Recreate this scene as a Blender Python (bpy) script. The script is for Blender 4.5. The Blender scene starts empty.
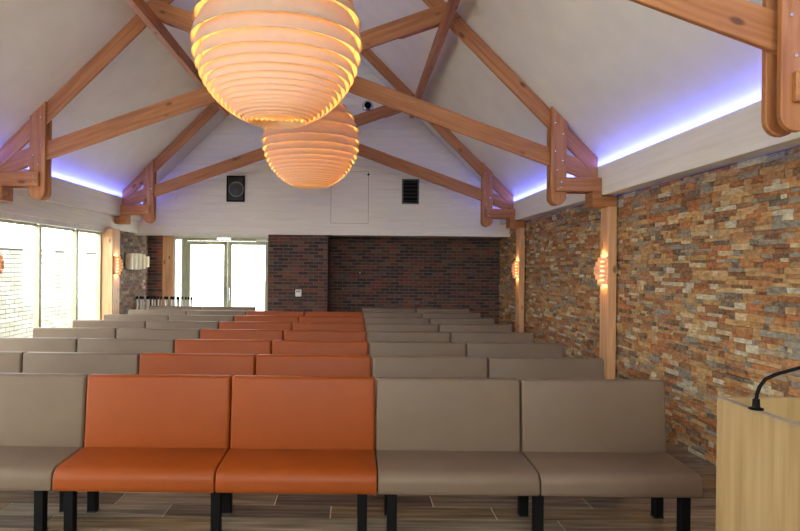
import bpy, bmesh, math, random
from mathutils import Vector, Matrix
random.seed(7)
C = bpy.context.scene.collection
SC = bpy.context.scene

# ------------------------------------------------------------------ camera
F_PX, VPX, VPY, HC = 606.0, 355.0, 267.0, 1.80
ROLL = math.radians(-0.6)
cd = bpy.data.cameras.new('camera'); cam = bpy.data.objects.new('camera', cd); C.objects.link(cam)
cam.location = (0, 0, HC); cam.rotation_euler = (math.pi/2, ROLL, 0)
cd.sensor_width = 36.0; cd.lens = 36.0*F_PX/800.0
cd.shift_x = (400-VPX)/800.0; cd.shift_y = (VPY-265.5)/800.0
cd.clip_start = 0.05; cd.clip_end = 300
SC.camera = cam
def project(x, y, z):
    u = x/y*F_PX; v = -(z-HC)/y*F_PX; r = -ROLL
    return VPX + u*math.cos(r) - v*math.sin(r), VPY + u*math.sin(r) + v*math.cos(r)

# ------------------------------------------------------------------ world, daylight, exposure
W = bpy.data.worlds.new('overcast_sky'); SC.world = W; W.use_nodes = True
bg = W.node_tree.nodes['Background']
bg.inputs[0].default_value = (0.96, 0.99, 0.94, 1); bg.inputs[1].default_value = 11.5
SC.view_settings.view_transform = 'Standard'; SC.view_settings.look = 'None'
SC.view_settings.exposure = 0.15; SC.view_settings.gamma = 1.0
SC.view_settings.use_curve_mapping = False
def portal(loc, rot, sx, sy):
    l = bpy.data.lights.new('window_portal', 'AREA'); l.shape = 'RECTANGLE'; l.size = sx; l.size_y = sy
    l.cycles.is_portal = True
    o = bpy.data.objects.new('window_portal', l); C.objects.link(o); o.location = loc; o.rotation_euler = rot
    return o
portal((-4.9, 6.5, 1.25), (0, -math.pi/2, 0), 2.4, 9.9)      # the long row of windows on the left
portal((-0.74, -3.95, 3.95), (math.pi/2, 0, 0), 7.8, 2.5)        # unseen gable glazing added behind the camera for daylight
portal((-2.9, 14.05, 1.2), (-math.pi/2, 0, 0), 2.2, 2.3)     # the glazed doors at the far end

# ------------------------------------------------------------------ mesh helpers
class MB:
    def __init__(s): s.v = []; s.f = []
    def add(s, vs, fs):
        n = len(s.v); s.v += [tuple(p) for p in vs]; s.f += [tuple(i+n for i in f) for f in fs]; return s
    def box(s, x0, x1, y0, y1, z0, z1):
        return s.add([(x0,y0,z0),(x1,y0,z0),(x1,y1,z0),(x0,y1,z0),(x0,y0,z1),(x1,y0,z1),(x1,y1,z1),(x0,y1,z1)],
                     [(0,3,2,1),(4,5,6,7),(0,1,5,4),(1,2,6,5),(2,3,7,6),(3,0,4,7)])
    def prism_y(s, poly, y0, y1):           # polygon in x,z (counter-clockwise), extruded along y
        n = len(poly); vs = [(x, y0, z) for x, z in poly] + [(x, y1, z) for x, z in poly]
        fs = [tuple(range(n)), tuple(range(2*n-1, n-1, -1))] + [(j, i, i+n, j+n) for i in range(n) for j in [(i+1) % n]]
        return s.add(vs, fs)
    def prism_x(s, poly, x0, x1):           # polygon in y,z, extruded along x
        n = len(poly); vs = [(x0, y, z) for y, z in poly] + [(x1, y, z) for y, z in poly]
        fs = [tuple(range(n-1, -1, -1)), tuple(range(n, 2*n))] + [(i, j, j+n, i+n) for i in range(n) for j in [(i+1) % n]]
        return s.add(vs, fs)
    def lathe(s, prof, seg=24, cx=0, cy=0, axis='z', closed=False):
        n = len(s.v); m = len(prof)
        for k in range(seg):
            a = 2*math.pi*k/seg
            for r, h in prof:
                p = (r*math.cos(a), r*math.sin(a), h)
                if axis == 'y': p = (p[0], -p[2], p[1])
                if axis == 'x': p = (p[2], p[0], p[1])
                s.v.append((p[0]+cx, p[1]+cy, p[2]))
        for k in range(seg):
            k2 = (k+1) % seg
            for i in range(m if closed else m-1):
                i2 = (i+1) % m
                s.f.append((n+k*m+i, n+k2*m+i, n+k2*m+i2, n+k*m+i2))
        return s
    def tube(s, pts, r, seg=10):
        pts = [Vector(p) for p in pts]; rings = []
        for i, p in enumerate(pts):
            t = (pts[min(i+1, len(pts)-1)] - pts[max(i-1, 0)]).normalized()
            ref = Vector((0, 1, 0)) if abs(t.y) < .9 else Vector((1, 0, 0))
            a = t.cross(ref).normalized(); b = t.cross(a)
            rr = r[i] if isinstance(r, (list, tuple)) else r
            rings.append([p + rr*(math.cos(2*math.pi*k/seg)*a + math.sin(2*math.pi*k/seg)*b) for k in range(seg)])
        n = len(s.v)
        for rg in rings: s.v += [tuple(q) for q in rg]
        for i in range(len(rings)-1):
            for k in range(seg):
                k2 = (k+1) % seg
                s.f.append((n+i*seg+k, n+i*seg+k2, n+(i+1)*seg+k2, n+(i+1)*seg+k))
        s.f.append(tuple(n+k for k in range(seg-1, -1, -1))); s.f.append(tuple(n+(len(rings)-1)*seg+k for k in range(seg)))
        return s
    def mesh(s, name, smooth=None, bevel=None, seg=3):
        me = bpy.data.meshes.new(name); me.from_pydata(s.v, [], s.f)
        bm = bmesh.new(); bm.from_mesh(me)
        bmesh.ops.recalc_face_normals(bm, faces=bm.faces)
        if bevel:
            ed = [e for e in bm.edges if len(e.link_faces) == 2 and e.calc_face_angle(0) > .35]
            bmesh.ops.bevel(bm, geom=ed, offset=bevel, segments=seg, affect='EDGES', profile=.5, clamp_overlap=True)
        bm.to_mesh(me); bm.free()
        if smooth is not None:
            for p in me.polygons: p.use_smooth = True
            me.set_sharp_from_angle(angle=math.radians(smooth))
        return me
def link(name, me, mat, parent=None, loc=(0,0,0), rot=(0,0,0)):
    o = bpy.data.objects.new(name, me); C.objects.link(o)
    if mat is not None and len(me.materials) == 0: me.materials.append(mat)
    o.location = loc; o.rotation_euler = rot
    if parent: o.parent = parent
    return o
def obj(name, mb, mat, parent=None, loc=(0,0,0), rot=(0,0,0), smooth=None, bevel=None, seg=3):
    return link(name, mb.mesh(name, smooth, bevel, seg), mat, parent, loc, rot)
def tag(o, label, cat, group=None):
    o['label'] = label; o['category'] = cat
    if group: o['group'] = group
    return o
def struct(o, label=None, cat=None):
    o['kind'] = 'structure'
    if label: o['label'] = label
    if cat: o['category'] = cat
    return o
def thing(name, label, cat, loc=(0,0,0), rot=(0,0,0), group=None):
    o = bpy.data.objects.new(name, None); C.objects.link(o); o.location = loc; o.rotation_euler = rot
    o.empty_display_size = .1
    return tag(o, label, cat, group)
def copy_tree(o, parent=None):
    c = o.copy(); C.objects.link(c); c.parent = parent
    for ch in o.children: copy_tree(ch, c)
    return c

# ------------------------------------------------------------------ materials
def lin(r, g, b):
    f = lambda c: (c/255/12.92) if c/255 <= .04045 else ((c/255+.055)/1.055)**2.4
    return (f(r), f(g), f(b), 1)
def new_mat(name):
    m = bpy.data.materials.new(name); m.use_nodes = True
    return m, m.node_tree.nodes, m.node_tree.links, m.node_tree.nodes['Principled BSDF']
def ramp(n, stops):
    r = n.new('ShaderNodeValToRGB'); e = r.color_ramp.elements
    e[0].position, e[0].color = stops[0]; e[1].position, e[1].color = stops[-1]
    for p, c in stops[1:-1]:
        x = e.new(p); x.color = c
    return r
def noise_mat(name, stops, scale=(8,8,8), detail=5, rough=.6, bump=0.0, coord='Object', spec=.5, nscale=1.0, bscale=None):
    m, n, l, p = new_mat(name)
    tc = n.new('ShaderNodeTexCoord'); mp = n.new('ShaderNodeMapping'); mp.inputs['Scale'].default_value = scale
    if coord == 'World':
        g = n.new('ShaderNodeNewGeometry'); l.new(g.outputs['Position'], mp.inputs['Vector'])
    else: l.new(tc.outputs[coord], mp.inputs['Vector'])
    t = n.new('ShaderNodeTexNoise'); t.inputs['Scale'].default_value = nscale; t.inputs['Detail'].default_value = detail
    l.new(mp.outputs[0], t.inputs['Vector'])
    r = ramp(n, stops); l.new(t.outputs['Fac'], r.inputs[0]); l.new(r.outputs[0], p.inputs['Base Color'])
    p.inputs['Roughness'].default_value = rough; p.inputs['Specular IOR Level'].default_value = spec
    if bump:
        b = n.new('ShaderNodeBump'); b.inputs['Strength'].default_value = bump; b.inputs['Distance'].default_value = .01
        src = t
        if bscale:
            src = n.new('ShaderNodeTexNoise'); src.inputs['Scale'].default_value = bscale; src.inputs['Detail'].default_value = 3
            l.new((tc.outputs['Object']), src.inputs['Vector'])
        l.new(src.outputs['Fac'], b.inputs['Height']); l.new(b.outputs[0], p.inputs['Normal'])
    return m
def plain(name, col, rough=.5, metal=0.0):
    c = tuple(min(1, x*1.08) for x in col[:3])+(1,); d = tuple(x*.92 for x in col[:3])+(1,)
    m = noise_mat(name, [(.35, d), (.65, c)], (6,6,6), rough=rough)
    m.node_tree.nodes['Principled BSDF'].inputs['Metallic'].default_value = metal
    return m
def wood_mat(name, a, b, c, rough=.55, knots=True):
    """Grain along local x."""
    m, n, l, p = new_mat(name)
    tc = n.new('ShaderNodeTexCoord'); oi = n.new('ShaderNodeObjectInfo')
    off = n.new('ShaderNodeVectorMath'); off.operation = 'ADD'
    sc = n.new('ShaderNodeMath'); sc.operation = 'MULTIPLY'; sc.inputs[1].default_value = 37.0
    l.new(oi.outputs['Random'], sc.inputs[0]); l.new(tc.outputs['Object'], off.inputs[0]); l.new(sc.outputs[0], off.inputs[1])
    mp = n.new('ShaderNodeMapping'); mp.inputs['Scale'].default_value = (.9, 14, 14); l.new(off.outputs[0], mp.inputs[0])
    t = n.new('ShaderNodeTexNoise'); t.inputs['Scale'].default_value = 1.6; t.inputs['Detail'].default_value = 6; t.inputs['Distortion'].default_value = .6
    l.new(mp.outputs[0], t.inputs['Vector'])
    r = ramp(n, [(.3, a), (.5, b), (.72, c)]); l.new(t.outputs['Fac'], r.inputs[0])
    out = r.outputs[0]
    if knots:
        mp2 = n.new('ShaderNodeMapping'); mp2.inputs['Scale'].default_value = (2.6, 5.5, 5.5); l.new(off.outputs[0], mp2.inputs[0])
        v = n.new('ShaderNodeTexVoronoi'); v.inputs['Scale'].default_value = 1.0; l.new(mp2.outputs[0], v.inputs['Vector'])
        rk = ramp(n, [(.08, (1,1,1,1)), (.17, (0,0,0,1))]); l.new(v.outputs['Distance'], rk.inputs[0])
        mx = n.new('ShaderNodeMixRGB'); l.new(rk.outputs[0], mx.inputs[0]); l.new(out, mx.inputs[1])
        mx.inputs[2].default_value = tuple(x*.45 for x in a[:3])+(1,); out = mx.outputs[0]
    l.new(out, p.inputs['Base Color']); p.inputs['Roughness'].default_value = rough
    bp = n.new('ShaderNodeBump'); bp.inputs['Strength'].default_value = .15; bp.inputs['Distance'].default_value = .005
    l.new(t.outputs['Fac'], bp.inputs['Height']); l.new(bp.outputs[0], p.inputs['Normal'])
    return m
def piece_mat(name, rough=.8, scale=(30,30,30), lo=.72, hi=1.25, bump=.4, coat=0):
    """Colour of each piece from its attribute, mottled by noise."""
    m, n, l, p = new_mat(name)
    at = n.new('ShaderNodeAttribute'); at.attribute_name = 'Col'
    g = n.new('ShaderNodeNewGeometry'); mp = n.new('ShaderNodeMapping'); mp.inputs['Scale'].default_value = scale
    l.new(g.outputs['Position'], mp.inputs[0])
    t = n.new('ShaderNodeTexNoise'); t.inputs['Scale'].default_value = 1.0; t.inputs['Detail'].default_value = 6
    l.new(mp.outputs[0], t.inputs['Vector'])
    r = ramp(n, [(.3, (lo,lo,lo,1)), (.7, (hi,hi,hi,1))]); l.new(t.outputs['Fac'], r.inputs[0])
    mx = n.new('ShaderNodeMixRGB'); mx.blend_type = 'MULTIPLY'; mx.inputs[0].default_value = 1
    l.new(at.outputs['Color'], mx.inputs[1]); l.new(r.outputs[0], mx.inputs[2]); l.new(mx.outputs[0], p.inputs['Base Color'])
    p.inputs['Roughness'].default_value = rough
    b = n.new('ShaderNodeBump'); b.inputs['Strength'].default_value = bump; b.inputs['Distance'].default_value = .01
    l.new(t.outputs['Fac'], b.inputs['Height']); l.new(b.outputs[0], p.inputs['Normal'])
    return m
def emit(name, col, strength):
    m, n, l, p = new_mat(name)
    p.inputs['Base Color'].default_value = col; p.inputs['Emission Color'].default_value = col
    p.inputs['Emission Strength'].default_value = strength
    return m
def paper_mat(name, diff, trans, fac):
    m, n, l, p = new_mat(name); n.remove(p)
    d = n.new('ShaderNodeBsdfDiffuse'); t = n.new('ShaderNodeBsdfTranslucent'); mx = n.new('ShaderNodeMixShader')
    tc = n.new('ShaderNodeTexCoord'); tn = n.new('ShaderNodeTexNoise'); tn.inputs['Scale'].default_value = 9; tn.inputs['Detail'].default_value = 4
    l.new(tc.outputs['Object'], tn.inputs['Vector'])
    r = ramp(n, [(.3, tuple(x*.93 for x in diff[:3])+(1,)), (.7, diff)]); l.new(tn.outputs['Fac'], r.inputs[0]); l.new(r.outputs[0], d.inputs[0])
    t.inputs[0].default_value = trans; mx.inputs[0].default_value = fac
    l.new(d.outputs[0], mx.inputs[1]); l.new(t.outputs[0], mx.inputs[2]); l.new(mx.outputs[0], n['Material Output'].inputs[0])
    return m
def glass_mat():
    m, n, l, p = new_mat('window_glass'); n.remove(p)
    t = n.new('ShaderNodeBsdfTransparent'); g = n.new('ShaderNodeBsdfGlossy'); g.inputs['Roughness'].default_value = .02
    t.inputs[0].default_value = (.96, .98, .97, 1)
    lw = n.new('ShaderNodeLayerWeight'); pw = n.new('ShaderNodeMath'); pw.operation = 'POWER'; pw.inputs[1].default_value = 5
    fr = n.new('ShaderNodeMath'); fr.operation = 'MULTIPLY_ADD'; fr.inputs[1].default_value = .5; fr.inputs[2].default_value = .025
    l.new(lw.outputs['Facing'], pw.inputs[0]); l.new(pw.outputs[0], fr.inputs[0]); mx = n.new('ShaderNodeMixShader')
    l.new(fr.outputs[0], mx.inputs[0]); l.new(t.outputs[0], mx.inputs[1]); l.new(g.outputs[0], mx.inputs[2]); l.new(mx.outputs[0], n['Material Output'].inputs[0])
    return m

M = {}
M['timber'] = wood_mat('pine_timber', lin(146,90,50), lin(168,108,64), lin(184,126,78))
M['post'] = wood_mat('pine_post', lin(194,142,100), lin(212,160,116), lin(222,176,134))
M['ceiling'] = noise_mat('painted_plaster', [(.3, lin(226,221,212)), (.7, lin(233,228,219))], (3,3,3), rough=.9)
M['white_wood'] = noise_mat('white_washed_wood', [(.25, lin(226,221,213)), (.5, lin(235,230,222)), (.75, lin(241,237,229))], (1.2,1.2,26), rough=.7, bump=.04)
M['white_wood_y'] = M['white_wood']
M['white'] = plain('white_paint', lin(226,224,216), .5)
M['frame'] = plain('olive_grey_frame', lin(168,168,140), .4)
M['glass'] = glass_mat()
M['black'] = plain('black_steel', lin(12,12,13), .6)
M['black'].node_tree.nodes['Principled BSDF'].inputs['Specular IOR Level'].default_value = .12
M['dark'] = plain('dark_grille', lin(30,31,32), .5)
M['grey'] = plain('grey_metal', lin(130,132,134), .35, .6)
M['chrome'] = plain('chrome', lin(205,207,210), .18, 1.0)
M['oak'] = wood_mat('oak_veneer', lin(152,124,82), lin(166,138,96), lin(176,150,108), .45, False)
M['orange'] = noise_mat('orange_leatherette', [(.3, lin(133,58,6)), (.7, lin(139,62,8))], (5,5,5), rough=.5, spec=.3, bump=.06, bscale=180)
M['taupe'] = noise_mat('taupe_leatherette', [(.3, lin(106,88,74)), (.7, lin(111,93,78))], (5,5,5), rough=.5, spec=.3, bump=.06, bscale=180)
M['stone'] = piece_mat('split_stone', .8, (20,16,40), .62, 1.35, .6)
def veined(m):
    n, l = m.node_tree.nodes, m.node_tree.links; p = n['Principled BSDF']; src = p.inputs['Base Color'].links[0].from_socket
    g = n.new('ShaderNodeNewGeometry')
    for sc, col, lo, hi in (((9,26,44), lin(206,178,134), .50, .72), ((14,18,52), lin(156,144,126), .54, .74), ((16,30,60), lin(96,62,40), .56, .76)):
        mp = n.new('ShaderNodeMapping'); mp.inputs['Scale'].default_value = sc; mp.inputs['Location'].default_value = (sc[0], sc[2], sc[1]); l.new(g.outputs['Position'], mp.inputs[0])
        t = n.new('ShaderNodeTexNoise'); t.inputs['Scale'].default_value = 1.0; t.inputs['Detail'].default_value = 5; l.new(mp.outputs[0], t.inputs['Vector'])
        r = ramp(n, [(lo, (0,0,0,1)), (hi, (.45,.45,.45,1))]); l.new(t.outputs['Fac'], r.inputs[0])
        mx = n.new('ShaderNodeMixRGB'); l.new(r.outputs[0], mx.inputs[0]); l.new(src, mx.inputs[1]); mx.inputs[2].default_value = col; src = mx.outputs[0]
    l.new(src, p.inputs['Base Color'])
veined(M['stone'])
M['brick'] = piece_mat('dark_brick', .85, (30,30,60), .65, 1.35, .4)
M['block'] = piece_mat('pale_block', .9, (8,8,16), .8, 1.1, .2)
M['tile'] = piece_mat('wood_look_tile', .26, (1.6,22,16), .5, 1.5, .05)
M['mortar_dark'] = plain('dark_mortar', lin(112,100,92), .95)
M['mortar_stone'] = plain('stone_backing', lin(110,90,70), .95)
M['mortar_pale'] = plain('pale_mortar', lin(62,60,57), .95)
M['grout'] = plain('tile_grout', lin(200,190,172), .8)
M['paving'] = plain('pale_paving', lin(200,198,190), .9)
M['paper'] = paper_mat('lamp_paper', (.62,.56,.50,1), (1,.76,.42,1), .25)
M['veneer'] = paper_mat('sconce_veneer', (.82,.64,.46,1), (1,.66,.28,1), .2)
M['cream'] = plain('cream_shade', lin(222,212,184), .6)
M['bulb'] = emit('warm_bulb', (1, .50, .11, 1), 62)
M['bulb_small'] = emit('warm_sconce_bulb', (1, .5, .14, 1), 14)
M['led'] = emit('blue_led', (.12, .15, 1, 1), 20)
M['leaf'] = noise_mat('shrub_leaf', [(.3, lin(70,92,84)), (.7, lin(120,140,124))], (9,9,9), rough=.8)
M['pole'] = plain('silver_pole', lin(190,190,188), .3, .2)
M['red'] = plain('red_enamel', lin(150,50,30), .5)

# ------------------------------------------------------------------ room dimensions
XC = -0.74; HALF = 3.86; APEX = 7.10              # ridge, half width to fascia, ceiling height at ridge (45 degree roof)
XR, XL = 3.37, -4.80                              # stone wall, window wall
YB = 13.10                                        # white gable wall
YN = 14.02                                        # brick niche behind it
TR = [3.63, 7.80, 11.95]                          # trusses

# ------------------------------------------------------------------ pieces: stones, bricks, tiles
def piece_mesh(name, corners, n, depth, col, jitter=0.0):
    """corners: 4 points of the face (counter-clockwise seen from the front); n: outward normal."""
    c = sum(corners, Vector())/4
    front = [p + n*(depth + random.uniform(-jitter, jitter)) for p in corners]
    inner = [f + (c + n*depth - f)*min(.18, .006/max((f-c).length, .001)) for f in front]
    vs = [p - c for p in corners + front + inner]
    fs = [(8,9,10,11)] + [(4+i, 4+(i+1) % 4, 8+(i+1) % 4, 8+i) for i in range(4)] + [(i, (i+1) % 4, 4+(i+1) % 4, 4+i) for i in range(4)]
    return c, vs, fs
def pieces(name, parent, quads, mat, n_single=300, jitter=0.0, restname=None):
    """quads: (corner points, normal, depth, colour). The largest in view stay single parts, the rest are joined."""
    scored = []
    for q in quads:
        a = 0
        pr = [project(*p) for p in q[0]] if all(p.y > .5 for p in q[0]) else None
        if pr and all(0 <= x <= 800 and 0 <= y <= 531 for x, y in pr) and not any(x > 716 and y > 392 for x, y in pr):
            a = abs(sum(pr[i][0]*pr[(i+1) % 4][1]-pr[(i+1) % 4][0]*pr[i][1] for i in range(4)))/2
            if q[4] is False: a = 0
        scored.append((a, q))
    scored.sort(key=lambda t: -t[0])
    vs, fs, cols = [], [], []
    for i, (a, q) in enumerate(scored):
        c, v, f = piece_mesh(name, q[0], q[1], q[2], q[3], jitter)
        if i < n_single and a > 0:
            me = bpy.data.meshes.new(name); me.from_pydata([tuple(p) for p in v], [], f)
            at = me.color_attributes.new('Col', 'FLOAT_COLOR', 'POINT')
            at.data.foreach_set('color', list(q[3])*len(v))
            link(name, me, mat, parent, c)
        else:
            n0 = len(vs); vs += [tuple(p+c) for p in v]; fs += [tuple(k+n0 for k in g) for g in f]; cols += list(q[3])*len(v)
    if vs:
        rn = restname or ('distant_' + name + 's')
        me = bpy.data.meshes.new(rn); me.from_pydata(vs, [], fs)
        at = me.color_attributes.new('Col', 'FLOAT_COLOR', 'POINT'); at.data.foreach_set('color', cols)
        o = link(rn, me, mat, parent); o['kind'] = 'stuff'
def vary(c, k=.12):
    m = random.uniform(1-k, 1+k); return (min(1, c[0]*m), min(1, c[1]*m), min(1, c[2]*m), 1)

# ------------------------------------------------------------------ floor
floor = struct(obj('floor', MB().box(-4.9, 3.5, -4, 14.2, -.12, -.004), M['grout']))
TILE = [lin(126,108,90), lin(136,120,104), lin(112,96,82), lin(142,126,108), lin(122,110,98), lin(132,110,86), lin(104,90,80)]
q = []
y = 3.02; r = 0
while y < 14.0:
    x = -4.78 - (r*.43) % 1.2
    while x < 3.36:
        x0, x1 = max(x, -4.78), min(x+1.2, 3.368)
        if x1-x0 > .05:
            vis = (y < 5.4 or x > 2.0)
            q.append(([Vector((x0+.004, y+.004, -.012)), Vector((x1-.004, y+.004, -.012)), Vector((x1-.004, y+.216, -.012)), Vector((x0+.004, y+.216, -.012))], Vector((0,0,1)), .012, vary(random.choice(TILE)), vis))
        x += 1.2
    y += .22; r += 1
pieces('tile', floor, q, M['tile'], 300)
struct(obj('ground_paving', MB().box(-40, 40, -40, 70, -.3, -.13), M['paving']))

# ------------------------------------------------------------------ right wall: split stone
wall_right = struct(obj('wall_right', MB().box(XR+.002, XR+.2, -4, YN+.2, 0, 2.76), M['mortar_stone']))
STONE = [lin(201,193,168), lin(107,93,81), lin(143,138,128), lin(172,117,70), lin(184,137,86), lin(159,97,57), lin(141,94,61), lin(193,157,109), lin(157,142,123), lin(141,130,116),
         lin(200,177,140), lin(176,123,75), lin(150,105,70), lin(167,133,96), lin(125,87,59), lin(178,111,63), lin(186,145,96), lin(165,118,78), lin(189,150,97)]
q = []
PH = 2.745/18
for pr in range(18):                       # ledger panels: each splits into its own thin courses
    y = 3.0 - (pr % 3)*.19 - random.random()*.06
    while y < YN:
        py1 = min(y + random.uniform(.50, .62), YN)
        n = random.choice([3, 3, 4, 4]); cut = sorted(random.uniform(-.012, .012) + PH*(j+1)/n for j in range(n-1)); zz = [0] + cut + [PH]
        for z0, z1 in zip(zz[:-1], zz[1:]):
            a = y
            while a < py1-.02:
                b = a + random.choice([.09, .13, .16, .20, .24, .30])
                if py1-b < .07: b = py1
                d = random.uniform(.006, .045); zb = pr*PH
                q.append(([Vector((XR, b-.0015, zb+z0+.001)), Vector((XR, a+.0015, zb+z0+.001)), Vector((XR, a+.0015, zb+z1-.001)), Vector((XR, b-.0015, zb+z1-.001))], Vector((-1,0,0)), d, vary(random.choice(STONE), .12), zb > .3))
                a = b
        y = py1
pieces('stone', wall_right, q, M['stone'], 300, .006)

# ------------------------------------------------------------------ brick walls at the far end
BR = [lin(96,56,48), lin(78,50,46), lin(64,46,46), lin(112,62,50), lin(86,66,60), lin(58,48,50), lin(104,74,62)]
def brick_quads(p0, u, n, width, height, L, H, cols, gap=.014, depth=.012, vismin=.9, k=.2):
    q = []; r = 0; z = 0
    while z < height-.02:
        s = -(L/2 if r % 2 else 0); h = min(H, height-z)
        while s < width:
            s0, s1 = max(s, 0), min(s+L, width)
            if s1-s0 > .03:
                a, b = p0 + u*(s0+gap/2), p0 + u*(s1-gap/2)
                z0, z1 = Vector((0,0,z+gap/2)), Vector((0,0,z+h-gap/2))
                q.append(([a+z0, b+z0, b+z1, a+z1], n, depth+random.uniform(0, .004), vary(random.choice(cols), k), z > vismin))
            s += L
        z += H; r += 1
    return q
X0, X1 = Vector((1,0,0)), Vector((0,-1,0))
wall_niche = struct(obj('wall_niche', MB().box(-.62, XR+.1, YN, YN+.2, 0, 2.6), M['mortar_dark']))
pieces('brick', wall_niche, brick_quads(Vector((-.62, YN, 0)), X0, X1, XR+.62, 2.5, .22, .0735, BR), M['brick'], 300)
wall_pillar = struct(obj('wall_pillar', MB().box(-1.89, -.60, YB+.05, YN+.1, 0, 2.485), M['mortar_dark']))
pieces('brick', wall_pillar, brick_quads(Vector((-1.89, YB+.05, 0)), X0, X1, 1.29, 2.485, .22, .0735, BR)
       + brick_quads(Vector((-.60, YB+.05, 0)), Vector((0,1,0)), Vector((1,0,0)), .92, 2.485, .22, .0735, BR), M['brick'], 200)
wall_left_brick = struct(obj('wall_left_brick', MB().box(XL-.2, XL, 11.78, YN+.2, 0, 2.485), M['mortar_dark']))
pieces('brick', wall_left_brick, brick_quads(Vector((XL, 11.78, 0)), Vector((0,1,0)), Vector((1,0,0)), 2.24, 2.485, .22, .0735, [lin(116,78,66), lin(104,84,76), lin(138,118,102), lin(130,110,92), lin(92,74,70), lin(126,92,76)]), M['brick'], 150)
wall_back_brick = struct(obj('wall_back_corner', MB().box(XL-.2, -4.36, YN, YN+.2, 0, 2.6), M['mortar_dark']))
pieces('brick', wall_back_brick, brick_quads(Vector((XL, YN, 0)), X0, X1, .44, 2.5, .22, .0735, BR), M['brick'], 60)

# ------------------------------------------------------------------ white gable wall of boards
wall_back = obj('wall_back', MB().prism_y([(XC-4.7, 2.485), (XC+4.12, 2.485), (XC+4.12, 2.98), (XC, APEX), (XC-4.12, 2.98), (XC-4.7, 2.98)], YB+.02, YB+.12), M['white']); struct(wall_back)
z = 2.485; r = 0; bh = .165
while z < 6.9:
    hw0 = min(4.06, APEX-z-.01); hw1 = min(4.06, APEX-z-bh-.01)
    if hw1 > .1:
        cuts = [-hw0]; c = -hw0 + random.uniform(.8, 2.6)
        while c < hw1-.4: cuts.append(c); c += random.uniform(1.6, 3.2)
        cuts.append(hw0)
        for a, b in zip(cuts[:-1], cuts[1:]):
            a1 = -hw1 if a == -hw0 else a; b1 = hw1 if b == hw0 else b
            cx = XC+(a+b)/2; g = .0025
            obj('board', MB().prism_y([(a+g-(a+b)/2, g), (b-g-(a+b)/2, g), (b1-g-(a+b)/2, bh-g), (a1+g-(a+b)/2, bh-g)], -.004-random.uniform(0,.003), .02), M['white_wood'], wall_back, (cx, YB, z))
    z += bh; r += 1
# soffit of the lower zone behind the gable wall
struct(obj('ceiling_lobby', MB().box(XL-.1, XR+.1, YB+.0, YN+.2, 2.487, 2.60), M['white']))

# ------------------------------------------------------------------ roof
def slab(side):
    a = XC; b = XC + side*4.35
    za, zb = APEX, APEX-4.35
    poly = [(a, za), (b, zb), (b, zb+.14), (a, za+.14)]
    return poly if side < 0 else poly
ceil = MB(); ceil.prism_y(slab(1), -4, YB+.2); ceil.prism_y(slab(-1), -4, YB+.2)
struct(obj('ceiling', ceil, M['ceiling']))
struct(obj('wall_right_upper', MB().box(XR+.06, XR+.2, -4, YN+.2, 2.76, 3.4), M['white']))
struct(obj('wall_left', MB().box(-4.86, -4.70, -4, YB+.02, 2.485, 2.88), M['white_wood']))
struct(obj('wall_left_upper', MB().box(-4.98, -4.86, -4, YN+.2, 2.485, 3.2), M['white']))
# fascia boards, cove floor and LED strips in each bay
bays = [(-.6, TR[0]-.005), (TR[0]+.005, TR[1]-.005), (TR[1]+.005, TR[2]-.005), (TR[2]+.005, YB-.01)]
names = ['beside the lectern', 'between first and second trusses', 'between second and third trusses', 'beyond the third truss']
k = 0
for i, (y0, y1) in enumerate(bays):
    for s, side in ((1, 'stone'), (-1, 'window')):
        k += 1
        xf = XC + s*HALF
        f = MB().box(min(xf, xf+s*.02), max(xf, xf+s*.02), y0, y1, 2.745, 3.12)
        t = struct(obj('trim_%d' % k, f, M['white_wood']))
        x2 = XC + s*4.05
        obj('cove_board', MB().box(min(xf+s*.02, x2), max(xf+s*.02, x2), y0, y1, 2.75, 2.775), M['white'], t)
        xl = xf + s*.045
        led = thing('led_strip', 'blue violet LED strip above the %s wall fascia %s' % (side, names[i]), 'light strip', (xl, (y0+y1)/2, 2.775), group='cove LED strips')
        L = y1-y0-.06
        obj('mounting_rail', MB().box(-.012, .012, -L/2, L/2, 0, .321), M['grey'], led)
        obj('strip', MB().box(-.009, .009, -L/2, L/2, .321, .331), M['led'], led)
        ld = bpy.data.lights.new('led_light', 'AREA'); ld.shape = 'RECTANGLE'; ld.size = .03; ld.size_y = L; ld.energy = 6.2*L; ld.color = (.12, .16, 1)
        lo = bpy.data.objects.new('led_light', ld); C.objects.link(lo); lo.parent = led; lo.location = (0, 0, .337); lo.rotation_euler = (0, math.radians(180 - s*45), 0)

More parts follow.
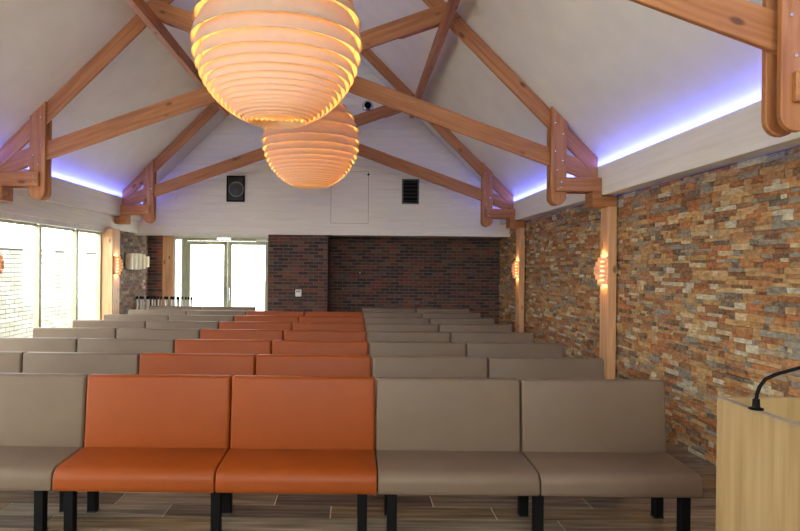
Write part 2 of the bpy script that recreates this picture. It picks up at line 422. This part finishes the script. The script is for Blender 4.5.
# ------------------------------------------------------------------ scissor trusses
def plank(name, poly, y0, y1, parent, ang=0.0, mat=None, bevel=.006):
    cx = sum(p[0] for p in poly)/len(poly); cz = sum(p[1] for p in poly)/len(poly)
    c, s = math.cos(-ang), math.sin(-ang)
    loc = [((x-cx)*c - (z-cz)*s, (x-cx)*s + (z-cz)*c) for x, z in poly]
    return obj(name, MB().prism_y(loc, y0, y1), mat or M['timber'], parent, (cx, 0, cz), (0, -ang, 0), bevel=bevel, seg=1)
def bolt(parent, x, y, z, plank=None):
    o = obj('bolt', MB().lathe([(.0005,.012), (.010,.010), (.014,0)], 8, axis='y'), M['chrome'], parent, (x, y, z))
    if plank is not None:
        o.parent = plank; o.matrix_parent_inverse = (Matrix.Translation(plank.location) @ plank.rotation_euler.to_matrix().to_4x4()).inverted()
    return o
def truss(y, label, n):
    t = thing('roof_truss', label, 'roof truss', (XC, y, 2.62), group='timber scissor trusses')
    Z = lambda poly, m=1: [(m*px, pz-2.62) for px, pz in poly]
    for m in (1, -1):
        A = (0, .045) if m > 0 else (-.045, 0)     # right side members in the rear layer, left side in the front layer
        ang = m*-math.pi/4
        plank('rafter', Z([(0, APEX-.004), (3.855, 3.241), (3.855, 2.975), (0, 6.83)], m), A[0], A[1], t, ang)
        B = A
        plank('lower_chord', Z([(-1.887, 5.205), (3.594, 3.236), (3.855, 2.975), (3.855, 2.902), (-2.063, 5.028)], m), B[0], B[1], t, m*-math.atan(.36))
        # rounded packing piece at the upper joint
        e = [];
        for a in range(0, 181, 20):
            e.append((-.075*0 +   .11*math.sin(math.radians(a)), .112*math.cos(math.radians(a))))
        ax, az = -1.30, 4.41+.36*1.30; ca, sa = math.cos(math.atan(.36)), -math.sin(math.atan(.36))
        pts = [(ax + px*ca - pz*sa, az + px*sa + pz*ca) for px, pz in e] + [(-2.06, 5.03), (-1.89, 5.20)]
        yy = (-.085, -.045) if m > 0 else (.045, .085)
        plank('packing_plank', Z(pts, m), yy[0], yy[1], t, m*-math.atan(.36))
        # pair of hangers with rounded feet
        hb = []
        for a in range(180, 361, 20): hb.append((3.32 + .1*math.cos(math.radians(a)), 2.72 + .1*math.sin(math.radians(a))))
        hp = hb + [(3.42, 3.675), (3.22, 3.875)]
        for yy in ((-.09, -.045), (.045, .09)):
            h = plank('hanger', Z(hp, m), yy[0], yy[1], t, math.pi/2)
            if yy[0] < 0: hf = h
        for bx, bz in ((3.27,3.66),(3.37,3.52),(3.27,3.30),(3.37,3.18),(3.30,3.06)):
            bolt(t, m*bx, -.09, bz-2.62, hf)
        for yy in ((-.13, -.09), (.09, .13)):
            ti = plank('tie', Z([(3.28, 2.785), (3.855, 2.785), (3.855, 2.965), (3.28, 2.965)], m), yy[0], yy[1], t, 0)
            if yy[0] < 0: tf = ti
        bolt(t, m*3.34, -.13, .215, tf); bolt(t, m*3.34, -.13, .285, tf)
        plank('corbel', Z([(3.74, 2.60), (4.05, 2.60), (4.05, 2.735), (3.855, 2.735), (3.855, 2.785), (3.74, 2.785)], m), -.13, .13, t, 0)
    return t
truss(TR[0], 'timber scissor truss over the lectern', 0)
truss(TR[1], 'timber scissor truss between the two globe lamps', 1)
truss(TR[2], 'timber scissor truss in front of the white gable wall', 2)
for i, (y0, y1) in enumerate([(TR[0]-.12, TR[1]-.003), (TR[1]+.003, TR[2]+.12)]):
    for s, side in ((1, 'stone'), (-1, 'window')):
        L = y1-y0
        tag(obj('purlin', MB().box(-L/2, L/2, -.045, .045, -.085, .085), M['timber'], None, (XC+s*1.84, (y0+y1)/2, 4.86), (0, 0, math.pi/2), bevel=.005, seg=1),
            'timber purlin under the ceiling on the %s side, %s' % (side, ['running from the lectern truss', 'between the second and third trusses'][i]), 'purlin', 'roof purlins')

# ------------------------------------------------------------------ posts and wall sconces
def sconce(loc, s, label):
    t = thing('wall_sconce', label, 'wall lamp', loc, (0, 0, 0 if s > 0 else math.pi), 'layered wood sconces')   # local -x points into the room
    obj('back_plate', MB().box(-.012, 0, -.05, .05, -.15, .15), M['white'], t)
    P = [.06, .092, .112, .112, .092, .06]
    for i, p in enumerate(P):
        z0 = -.175 + i*.0585; vs, fs = [], []; n = 14
        for th, zz in ((0, z0), (0, z0+.0535), (.004, z0+.0535), (.004, z0)):
            for k in range(n+1):
                a = math.pi*k/n; hw = .085 + .03*(p/.105)
                ex = abs(math.sin(a))**.35
                vs.append((-(p-th)*ex - .0, -(hw-th)*math.cos(a), zz))
        w = n+1
        for a in range(4):
            b = (a+1) % 4
            for k in range(n): fs.append((a*w+k, a*w+k+1, b*w+k+1, b*w+k))
        obj('veneer_band', MB().add(vs, fs), M['veneer'], t, smooth=40)
    obj('bulb', MB().lathe([(.0005,-.13), (.016,-.125), (.016,.125), (.0005,.13)], 10, cx=-.03), M['bulb_small'], t, smooth=60)
    ld = bpy.data.lights.new('sconce_light', 'POINT'); ld.energy = 3.0; ld.color = (1, .62, .26); ld.shadow_soft_size = .02
    lo = bpy.data.objects.new('sconce_light', ld); C.objects.link(lo); lo.parent = t; lo.location = (-.035, 0, .155)
    l2 = lo.copy(); C.objects.link(l2); l2.parent = t; l2.location = (-.035, 0, -.155)
    return t
order = ['first', 'second', 'third']
for i, y in enumerate(TR):
    for s, side in ((1, 'stone'), (-1, 'window')):
        if s > 0: x0, x1, ya, yb = 3.205, 3.315, y-.125, y+.125
        else: x0, x1, ya, yb = -4.86, -4.56, y-.30 - (.25 if i == 2 else 0), y-.06 - (.14 if i == 2 else 0)
        H = 2.60 if s > 0 else 2.48
        if s > 0:
            me = MB().box(0, H, ya-y, yb-y, -(x1-x0)/2, (x1-x0)/2)
        else:
            me = MB().box(0, H, ya-y, yb-y, -(x1-x0)/2, (x1-x0)/2)
        tag(obj('timber_post', me, M['post'], None, ((x0+x1)/2, y, 0), (0, -math.pi/2, 0), bevel=.006, seg=1),
            ('pine post on the stone wall under the %s truss from the lectern' if s > 0 else 'broad pine post at the windows under the %s truss from the lectern') % order[i], 'post', 'timber posts')
        sconce((x0-.001 if s > 0 else x1+.001, (ya+yb)/2, 1.785), s,
               'glowing layered wood sconce on the %s post under the %s truss from the lectern' % ('stone wall' if s > 0 else 'window wall', order[i]))

# ------------------------------------------------------------------ windows on the left, wall behind the lectern
def window(name, y0, y1, x=-4.80, n=1):
    w = MB()
    w.box(x-.05, x+.03, y0, y0+.035, 0, 2.39).box(x-.05, x+.03, y1-.035, y1, 0, 2.39)
    w.box(x-.05, x+.0, y0+.035, y1-.035, 2.36, 2.399).box(x-.05, x+.03, y0+.035, y1-.035, 0, .07)
    o = struct(obj(name, w, M['frame']))
    obj('pane', MB().box(x-.015, x-.007, y0+.036, y1-.036, .071, 2.359), M['glass'], o)
    obj('head_trim', MB().box(x-.02, x+.095, y0, y1, 2.40, 2.484), M['white'], o)
    return o
k = 0
ys = [7.98, 8.99, 10.06, 11.12, ]
ends = [(TR[1]-.05, 9.19), (9.19, 10.41), (10.41, 11.39)]
yy = TR[0]-.05
for a in range(3): ends.append((yy + a*1.3, yy+(a+1)*1.3))
yy = -3.9
ends.append((1.47, 3.26))
struct(obj('wall_left_light_block', MB().box(-4.9, -4.76, -4, 1.47, 0, 2.485), M['white']))  # unseen solid wall in place of windows, added to dim the near ceiling
for a, b in ends:
    k += 1; window('window_%d' % k, a, b)
struct(obj('wall_front', MB().box(XL-.2, 3.6, -4.1, -4, 0, 2.7).box(XL-.2, XC-3.9, -4.1, -4, 2.7, 3.3).box(XC+3.9, 3.6, -4.1, -4, 2.7, 3.3), M['white']))
wf = struct(obj('window_40', MB().box(-2.6, -2.52, -4.08, -4.02, 2.7, 5.2).box(-.78, -.70, -4.08, -4.02, 2.7, 5.2).box(1.04, 1.12, -4.08, -4.02, 2.7, 5.2), M['frame']))  # unseen glazing added to let in daylight; walls around it size the opening
obj('pane', MB().prism_y([(XC-3.9, 2.7), (XC+3.9, 2.7), (XC+3.9, 3.1), (XC+1.8, 5.2), (XC-1.8, 5.2), (XC-3.9, 3.1)], -4.056, -4.05), M['glass'], wf)
struct(obj('wall_front_upper', MB().prism_y([(XC-1.95, 5.2), (XC+1.95, 5.2), (XC, 7.15)], -4.1, -4.0), M['white']))
# garden wall seen through the windows
BL = [lin(138,134,127), lin(130,126,119), lin(146,142,134), lin(124,119,110)]
wall_garden = struct(obj('wall_garden', MB().box(-7.9, -7.62, 3, 24, -.2, 2.13), M['mortar_pale']))
pieces('block', wall_garden, brick_quads(Vector((-7.62, 3, -.1)), Vector((0,1,0)), Vector((1,0,0)), 21, 2.22, .34, .10, BL, .014, .012, .8, .06), M['block'], 160)
struct(obj('trim_20', MB().box(-7.95, -7.57, 3, 24, 2.13, 2.19), M['grey']))

# ------------------------------------------------------------------ far doors
yd = 13.80
post = tag(obj('timber_post', MB().box(0, 2.485, -.07, .07, -.12, .12), M['post'], None, (-4.24, yd, 0), (0, -math.pi/2, 0), bevel=.005, seg=1),
           'pine post beside the glazed double doors', 'post', 'timber posts')
struct(obj('window_30', MB().box(-4.12, -4.08, yd-.03, yd+.03, 0, 2.42).box(-3.95, -3.91, yd-.03, yd+.03, 0, 2.42).box(-4.08, -3.95, yd-.03, yd+.03, 2.38, 2.42), M['white']))
obj('pane', MB().box(-4.08, -3.95, yd-.006, yd+.006, 0, 2.38), M['glass'], bpy.data.objects['window_30'])
struct(obj('trim_22', MB().box(-4.12, -1.87, yd-.04, yd+.04, 2.42, 2.487), M['white']))
door = struct(obj('door_1', MB().box(-3.91, -3.83, yd-.05, yd+.05, 0, 2.42).box(-1.96, -1.87, yd-.05, yd+.05, 0, 2.42).box(-3.83, -1.96, yd-.05, yd+.05, 2.36, 2.42), M['frame']))
for x0, x1 in ((-3.83, -2.90), (-2.89, -1.96)):
    lf = obj('leaf', MB().box(x0, x0+.085, yd-.03, yd+.03, .02, 2.355).box(x1-.085, x1, yd-.03, yd+.03, .02, 2.355).box(x0+.085, x1-.085, yd-.03, yd+.03, 2.27, 2.355).box(x0+.085, x1-.085, yd-.03, yd+.03, .02, .12), M['frame'], door)
    obj('pane', MB().box(x0+.085, x1-.085, yd-.006, yd+.006, .12, 2.27), M['glass'], lf)
    hx = -2.94 if x0 < -3 else -2.85
    obj('handle', MB().tube([(hx, yd-.03, 1.0), (hx, yd-.08, 1.0), (hx, yd-.08, 1.30), (hx, yd-.03, 1.30)], .012, 8), M['chrome'], lf)
obj('door_closer', MB().box(-2.25, -1.99, yd-.10, yd-.05, 2.35, 2.40), M['white'], door)
struct(obj('trim_21', MB().box(XL, -1.89, YB+.02, YB+.06, 2.44, 2.485), M['white']))
e = thing('emergency_light', 'white emergency light box over the double doors', 'light', (-2.86, YB+.12, 2.35))
obj('housing', MB().box(-.16, .16, -.04, .04, 0, .07), M['white'], e); obj('diffuser', MB().box(-.14, .14, -.055, -.04, .01, .05), emit('sign_white', (1,1,1,1), 1.6), e)
for xx in (-.1, .1): obj('hanger_rod', MB().box(xx-.005, xx+.005, -.005, .005, .07, .136), M['grey'], e)

# ------------------------------------------------------------------ benches
PITCH = 1.08; XB = [.165 + PITCH*(i-4) for i in range(7)]      # module boundaries
def seat_mesh(mat):
    w = PITCH/2-.004
    prof = [(.01, .29), (0, .31), (0, .365)] + [(.075-.075*math.cos(math.radians(a)), .365+.075*math.sin(math.radians(a))) for a in range(15, 90, 15)] + [(.10, .443), (.46, .455), (.46, .29)]
    return MB().prism_x([(a, b) for a, b in prof], -w, w).mesh('seat', 180, .022, 4)
def back_mesh(mat):
    w = PITCH/2-.004
    prof = [(.455, .40), (.50, .974), (.59, .974), (.555, .40)]
    return MB().prism_x(prof, -w, w).mesh('backrest', 180, .024, 4)
def leg_mesh(): return MB().box(-.032, .032, -.032, .032, 0, .292).mesh('leg', None, .004, 1)
LEG = leg_mesh(); LEG.materials.append(M['black'])
FOOT = MB().box(-.034, .034, -.034, .034, 0, .008).mesh('foot_glide'); FOOT.materials.append(M['dark'])
RAIL = MB().box(-1.02, 1.02, -.02, .02, .255, .292).mesh('frame_rail'); RAIL.materials.append(M['black'])
def bench_proto(colour):
    t = thing('bench', 'x', 'bench', group='upholstered double benches in rows')
    sm, bm_ = seat_mesh(0), back_mesh(0); sm.materials.append(M[colour]); bm_.materials.append(M[colour])
    for dx in (-PITCH/2, PITCH/2):
        link('seat', sm, None, t, (dx, 0, 0)); link('backrest', bm_, None, t, (dx, 0, 0))
    for dx in (-.98, 0, .98):
        for dy in (.062, .415):
            g = link('leg', LEG, None, t, (dx, dy, 0)); link('foot_glide', FOOT, None, g)
    for dy in (.20, .38): link('frame_rail', RAIL, None, t, (0, dy, 0))
    return t
proto = {}
rows = ['front row', 'second row', 'third row', 'fourth row', 'fifth row', 'sixth row', 'seventh row', 'eighth and last row']
for r in range(8):
    yb = 4.01 + 1.10*r
    for colname, i0, mat in (('left', 0, 'taupe'), ('mid', 2, 'orange'), ('right', 4, 'taupe')):
        if r == 7 and colname == 'mid': continue
        if mat not in proto: b = proto[mat] = bench_proto(mat)
        else: b = copy_tree(proto[mat])
        b.location = (XB[i0+1], yb, 0)
        b['label'] = {'left': 'taupe upholstered double bench on the window side of the %s', 'mid': 'orange upholstered double bench in the %s',
                      'right': 'taupe upholstered double bench on the stone wall side of the %s'}[colname] % rows[r]

# ------------------------------------------------------------------ globe lamps of paper bands
def globe(loc, label):
    t = thing('globe_lamp', label, 'pendant lamp', loc, group='banded globe lamps')
    R = .80
    TH = [math.radians(a) for a in (12, 28, 44, 60, 75.5, 90, 100, 108, 114.5, 120, 125, 129.5, 133.5, 137.5, 141, 144.5, 148, 151.5, 155, 158)]
    N = len(TH)-1; t0, t1 = TH[0], TH[-1]
    for i in range(N):
        a0, a1 = TH[i], TH[i+1] + (.04 if i < 5 else .022)
        r0, z0 = (R-.065)*math.sin(a0), (R-.03)*math.cos(a0)
        r1, z1 = R*math.sin(a1), R*math.cos(a1)*.985
        if a1 < math.pi/2: r0, z0 = (R-.06)*math.sin(a0), (R-.01)*math.cos(a0)
        am = (a0+a1)/2; rm, zm = (r0+r1)/2+.012*math.sin(am), (z0+z1)/2+.012*math.cos(am)
        th = .003
        obj('shade_band', MB().lathe([(r0, z0), (rm, zm), (r1, z1), (r1-th, z1), (rm-th, zm-th*.3), (r0-th, z0)], 64, closed=True), M['paper'], t, smooth=40)
    for k in range(6):                     # concentric rings close the flat underside
        rr = .275-.045*k
        obj('bottom_ring', MB().lathe([(rr-.012, -.712), (rr, -.742), (rr-.003, -.742), (rr-.015, -.712)], 48, closed=True), M['paper'], t, smooth=40)
    for k in range(8):
        a = k*math.pi/4
        pts = [((R-.075)*math.sin(b)*math.cos(a), (R-.075)*math.sin(b)*math.sin(a), (R-.075)*math.cos(b)) for b in [t0 + (t1-t0)*j/14 for j in range(15)]]
        obj('rib', MB().tube(pts, .006, 6), M['paper'], t)
    obj('bulb', MB().lathe([(.17*math.sin(a*math.pi/12)+.0004, -.17*math.cos(a*math.pi/12)) for a in range(13)], 24), M['bulb'], t, (0, 0, -.08), smooth=60)
    obj('cord', MB().tube([(0,0,.09), (0,0,APEX-loc[2]-.01)], .008, 8), M['white'], t)
    obj('ceiling_cup', MB().lathe([(.0005, -.09), (.07, -.09), (.07, 0), (.0005, 0)], 16), M['white'], t, (0, 0, APEX-loc[2]-.06))
    return t
globe((-.75, 5.70, 3.90), 'large banded paper globe lamp hanging between the first and second trusses')
globe((-.74, 9.90, 3.85), 'large banded paper globe lamp hanging between the second and third trusses')

# ------------------------------------------------------------------ fittings on the gable wall
t = thing('wall_loudspeaker', 'black loudspeaker set in the white gable wall', 'loudspeaker', (-2.59, YB-.004, 3.46))
obj('cabinet', MB().box(-.195, .195, -.04, .01, -.28, .28), M['dark'], t, bevel=.006, seg=1)
obj('frame', MB().box(-.195, -.165, -.05, -.04, -.28, .28).box(.165, .195, -.05, -.04, -.28, .28).box(-.165, .165, -.05, -.04, .25, .28).box(-.165, .165, -.05, -.04, -.28, -.25), M['black'], t)
obj('woofer_ring', MB().lathe([(.145,.0), (.165,.0), (.16,.016), (.148,.016)], 32, axis='y', closed=True), M['grey'], t, (.015, -.042, -.01), smooth=40)
obj('woofer_cone', MB().lathe([(.145,.004), (.05,-.0), (.03,.012), (.0005,.014)], 32, axis='y'), plain('cone_grey', lin(62,62,62), .6), t, (.015, -.042, -.01), smooth=40)
t = thing('vent_grille', 'dark louvred vent grille in the white gable wall', 'vent', (1.18, YB-.004, 3.44))
obj('frame', MB().box(-.185, -.155, -.025, .0, -.27, .27).box(.155, .185, -.025, .0, -.27, .27).box(-.155, .155, -.025, .0, .24, .27).box(-.155, .155, -.025, .0, -.27, -.24), plain('vent_frame', lin(92,96,92), .5), t)
obj('backing', MB().box(-.155, .155, -.004, .0, -.24, .24), M['black'], t)
for k in range(6):
    z = -.2 + k*.08
    obj('louvre', MB().prism_x([(-.022, z-.012), (-.006, z+.018), (-.003, z+.018), (-.019, z-.012)], -.155, .155), M['dark'], t)
t = thing('air_nozzle', 'chrome round air nozzle high on the white gable wall', 'air nozzle', (.24, YB-.006, 5.28))
obj('ring', MB().lathe([(.06,.02), (.075,.07), (.10,.06), (.128,.0)], 28, axis='y'), M['chrome'], t, smooth=50)
obj('throat', MB().lathe([(.0005,.01), (.045,.012), (.062,.022), (.07,.066)], 28, axis='y'), M['black'], t, (0,-.004,.0), smooth=50)
t = thing('access_hatch', 'white access hatch flush in the gable wall boards', 'hatch', (-.13, YB-.0085, 2.74))
obj('panel', MB().box(-.40, .40, -.004, .0, .006, 1.12), M['white_wood'], t)
obj('seam', MB().box(-.408, -.40, -.002, 0, 0, 1.126).box(.40, .408, -.002, 0, 0, 1.126).box(-.40, .40, -.002, 0, 0, .006).box(-.40, .40, -.002, 0, 1.12, 1.126), M['grey'], t)
obj('knob', MB().lathe([(.0005,.03), (.022,.028), (.024,0)], 12, axis='y'), M['black'], t, (.40, -.004, 1.06))
t = thing('thermostat', 'white wall thermostat on the brick pillar', 'thermostat', (-1.22, YB+.034, 1.225))
obj('body', MB().box(-.065, .065, -.03, 0, -.075, .075), M['white'], t, bevel=.008, seg=2)
obj('display', MB().box(-.045, .045, -.033, -.03, .015, .055), M['grey'], t)
tag(obj('wall_hook', MB().lathe([(.0005,.04), (.02,.035), (.02,0)], 12, axis='y'), M['chrome'], None, (.12, YN-.012, 1.66)), 'small round steel knob on the dark brick niche', 'knob')
# pleated lamp on the left brick wall
t = thing('pleated_wall_lamp', 'cream pleated wall lamp on the brick wall behind the window post', 'wall lamp', (XL+.014, 12.60, 1.87))
obj('back_plate', MB().box(0, .02, .02, 1.22, -.14, .14), M['cream'], t)
for k in range(5):
    h = [.17, .175, .175, .165, .12][k]; w = .25
    prof = [(.02 + .10*math.sin(math.pi*j/8), k*w + w*(1-math.cos(math.pi*j/8))/2) for j in range(9)]
    vs = [(a, b, -h) for a, b in prof] + [(a, b, h) for a, b in prof]
    obj('pleat', MB().add(vs, [(j, j+1, j+10, j+9) for j in range(8)] + [tuple(range(9)), tuple(range(17, 8, -1))]), M['cream'], t, smooth=40)
# rack of poles behind the last row
t = thing('pole_rack', 'rack of slim silver poles with black caps behind the last bench row', 'rack', (-4.18, 13.28, 0))
obj('base_rail', MB().box(-.62, .62, -.12, .12, .0, .05), M['black'], t)
for k in range(19):
    x = -.58 + k*.066 + random.uniform(-.012, .012); yy = (-.02, .02)[k % 2]
    p = obj('pole', MB().tube([(x, yy, .05), (x, yy, 1.05)], .019, 8), M['pole'], t)
    obj('cap', MB().lathe([(.0005,1.115), (.018,1.11), (.026,1.08), (.02,1.045), (.0005,1.04)], 10, cx=x, cy=yy), M['black'], p, smooth=50)

# ------------------------------------------------------------------ lectern and microphone
t = thing('lectern', 'light oak lectern with open top in front of the stone wall', 'lectern', (2.06, 2.56, 0))
HL = 1.19
def panel(name, L, Wd, T, loc, rot):       # local x up
    return obj(name, MB().box(0, L, -Wd/2, Wd/2, -T/2, T/2), M['oak'], t, loc, rot, bevel=.002, seg=1)
panel('side_panel', HL, .72, .034, (-.293, 0, 0), (0, -math.pi/2, 0))
panel('side_panel', HL, .72, .034, (.293, 0, 0), (0, -math.pi/2, 0))
panel('front_panel', HL+.006, .552, .034, (0, .343, 0), (0, -math.pi/2, math.pi/2))
obj('reading_desk', MB().prism_x([(-.34, .92), (.325, 1.07), (.325, 1.095), (-.34, .945)], -.275, .275), M['oak'], t)
obj('shelf', MB().box(-.275, .275, -.34, .325, .5, .525), M['oak'], t)
for xx in (-.293, .293): obj('edge_band', MB().box(xx-.017, xx+.017, -.36, .36, HL, HL+.003), plain('edge_grey', lin(150,138,120), .5), t)
t = thing('microphone', 'black gooseneck microphone on the oak lectern', 'microphone', (1.767, 2.66, 1.1935))
obj('base', MB().lathe([(.0005,0), (.030,0), (.030,.006), (.016,.010), (.014,.045), (.0005,.046)], 16), M['black'], t, smooth=40)
pts = [(0,0,.04), (.004,0,.07), (.015,0,.10), (.04,0,.133), (.075,-.01,.155), (.12,-.02,.172), (.17,-.03,.19), (.22,-.045,.205)]
obj('gooseneck', MB().tube(pts, .0078, 10), M['black'], t, smooth=60)
obj('capsule', MB().tube([(.22,-.045,.205), (.24,-.05,.21), (.30,-.065,.225), (.32,-.07,.23)], [.011,.018,.018,.010], 12), M['black'], t, smooth=50)
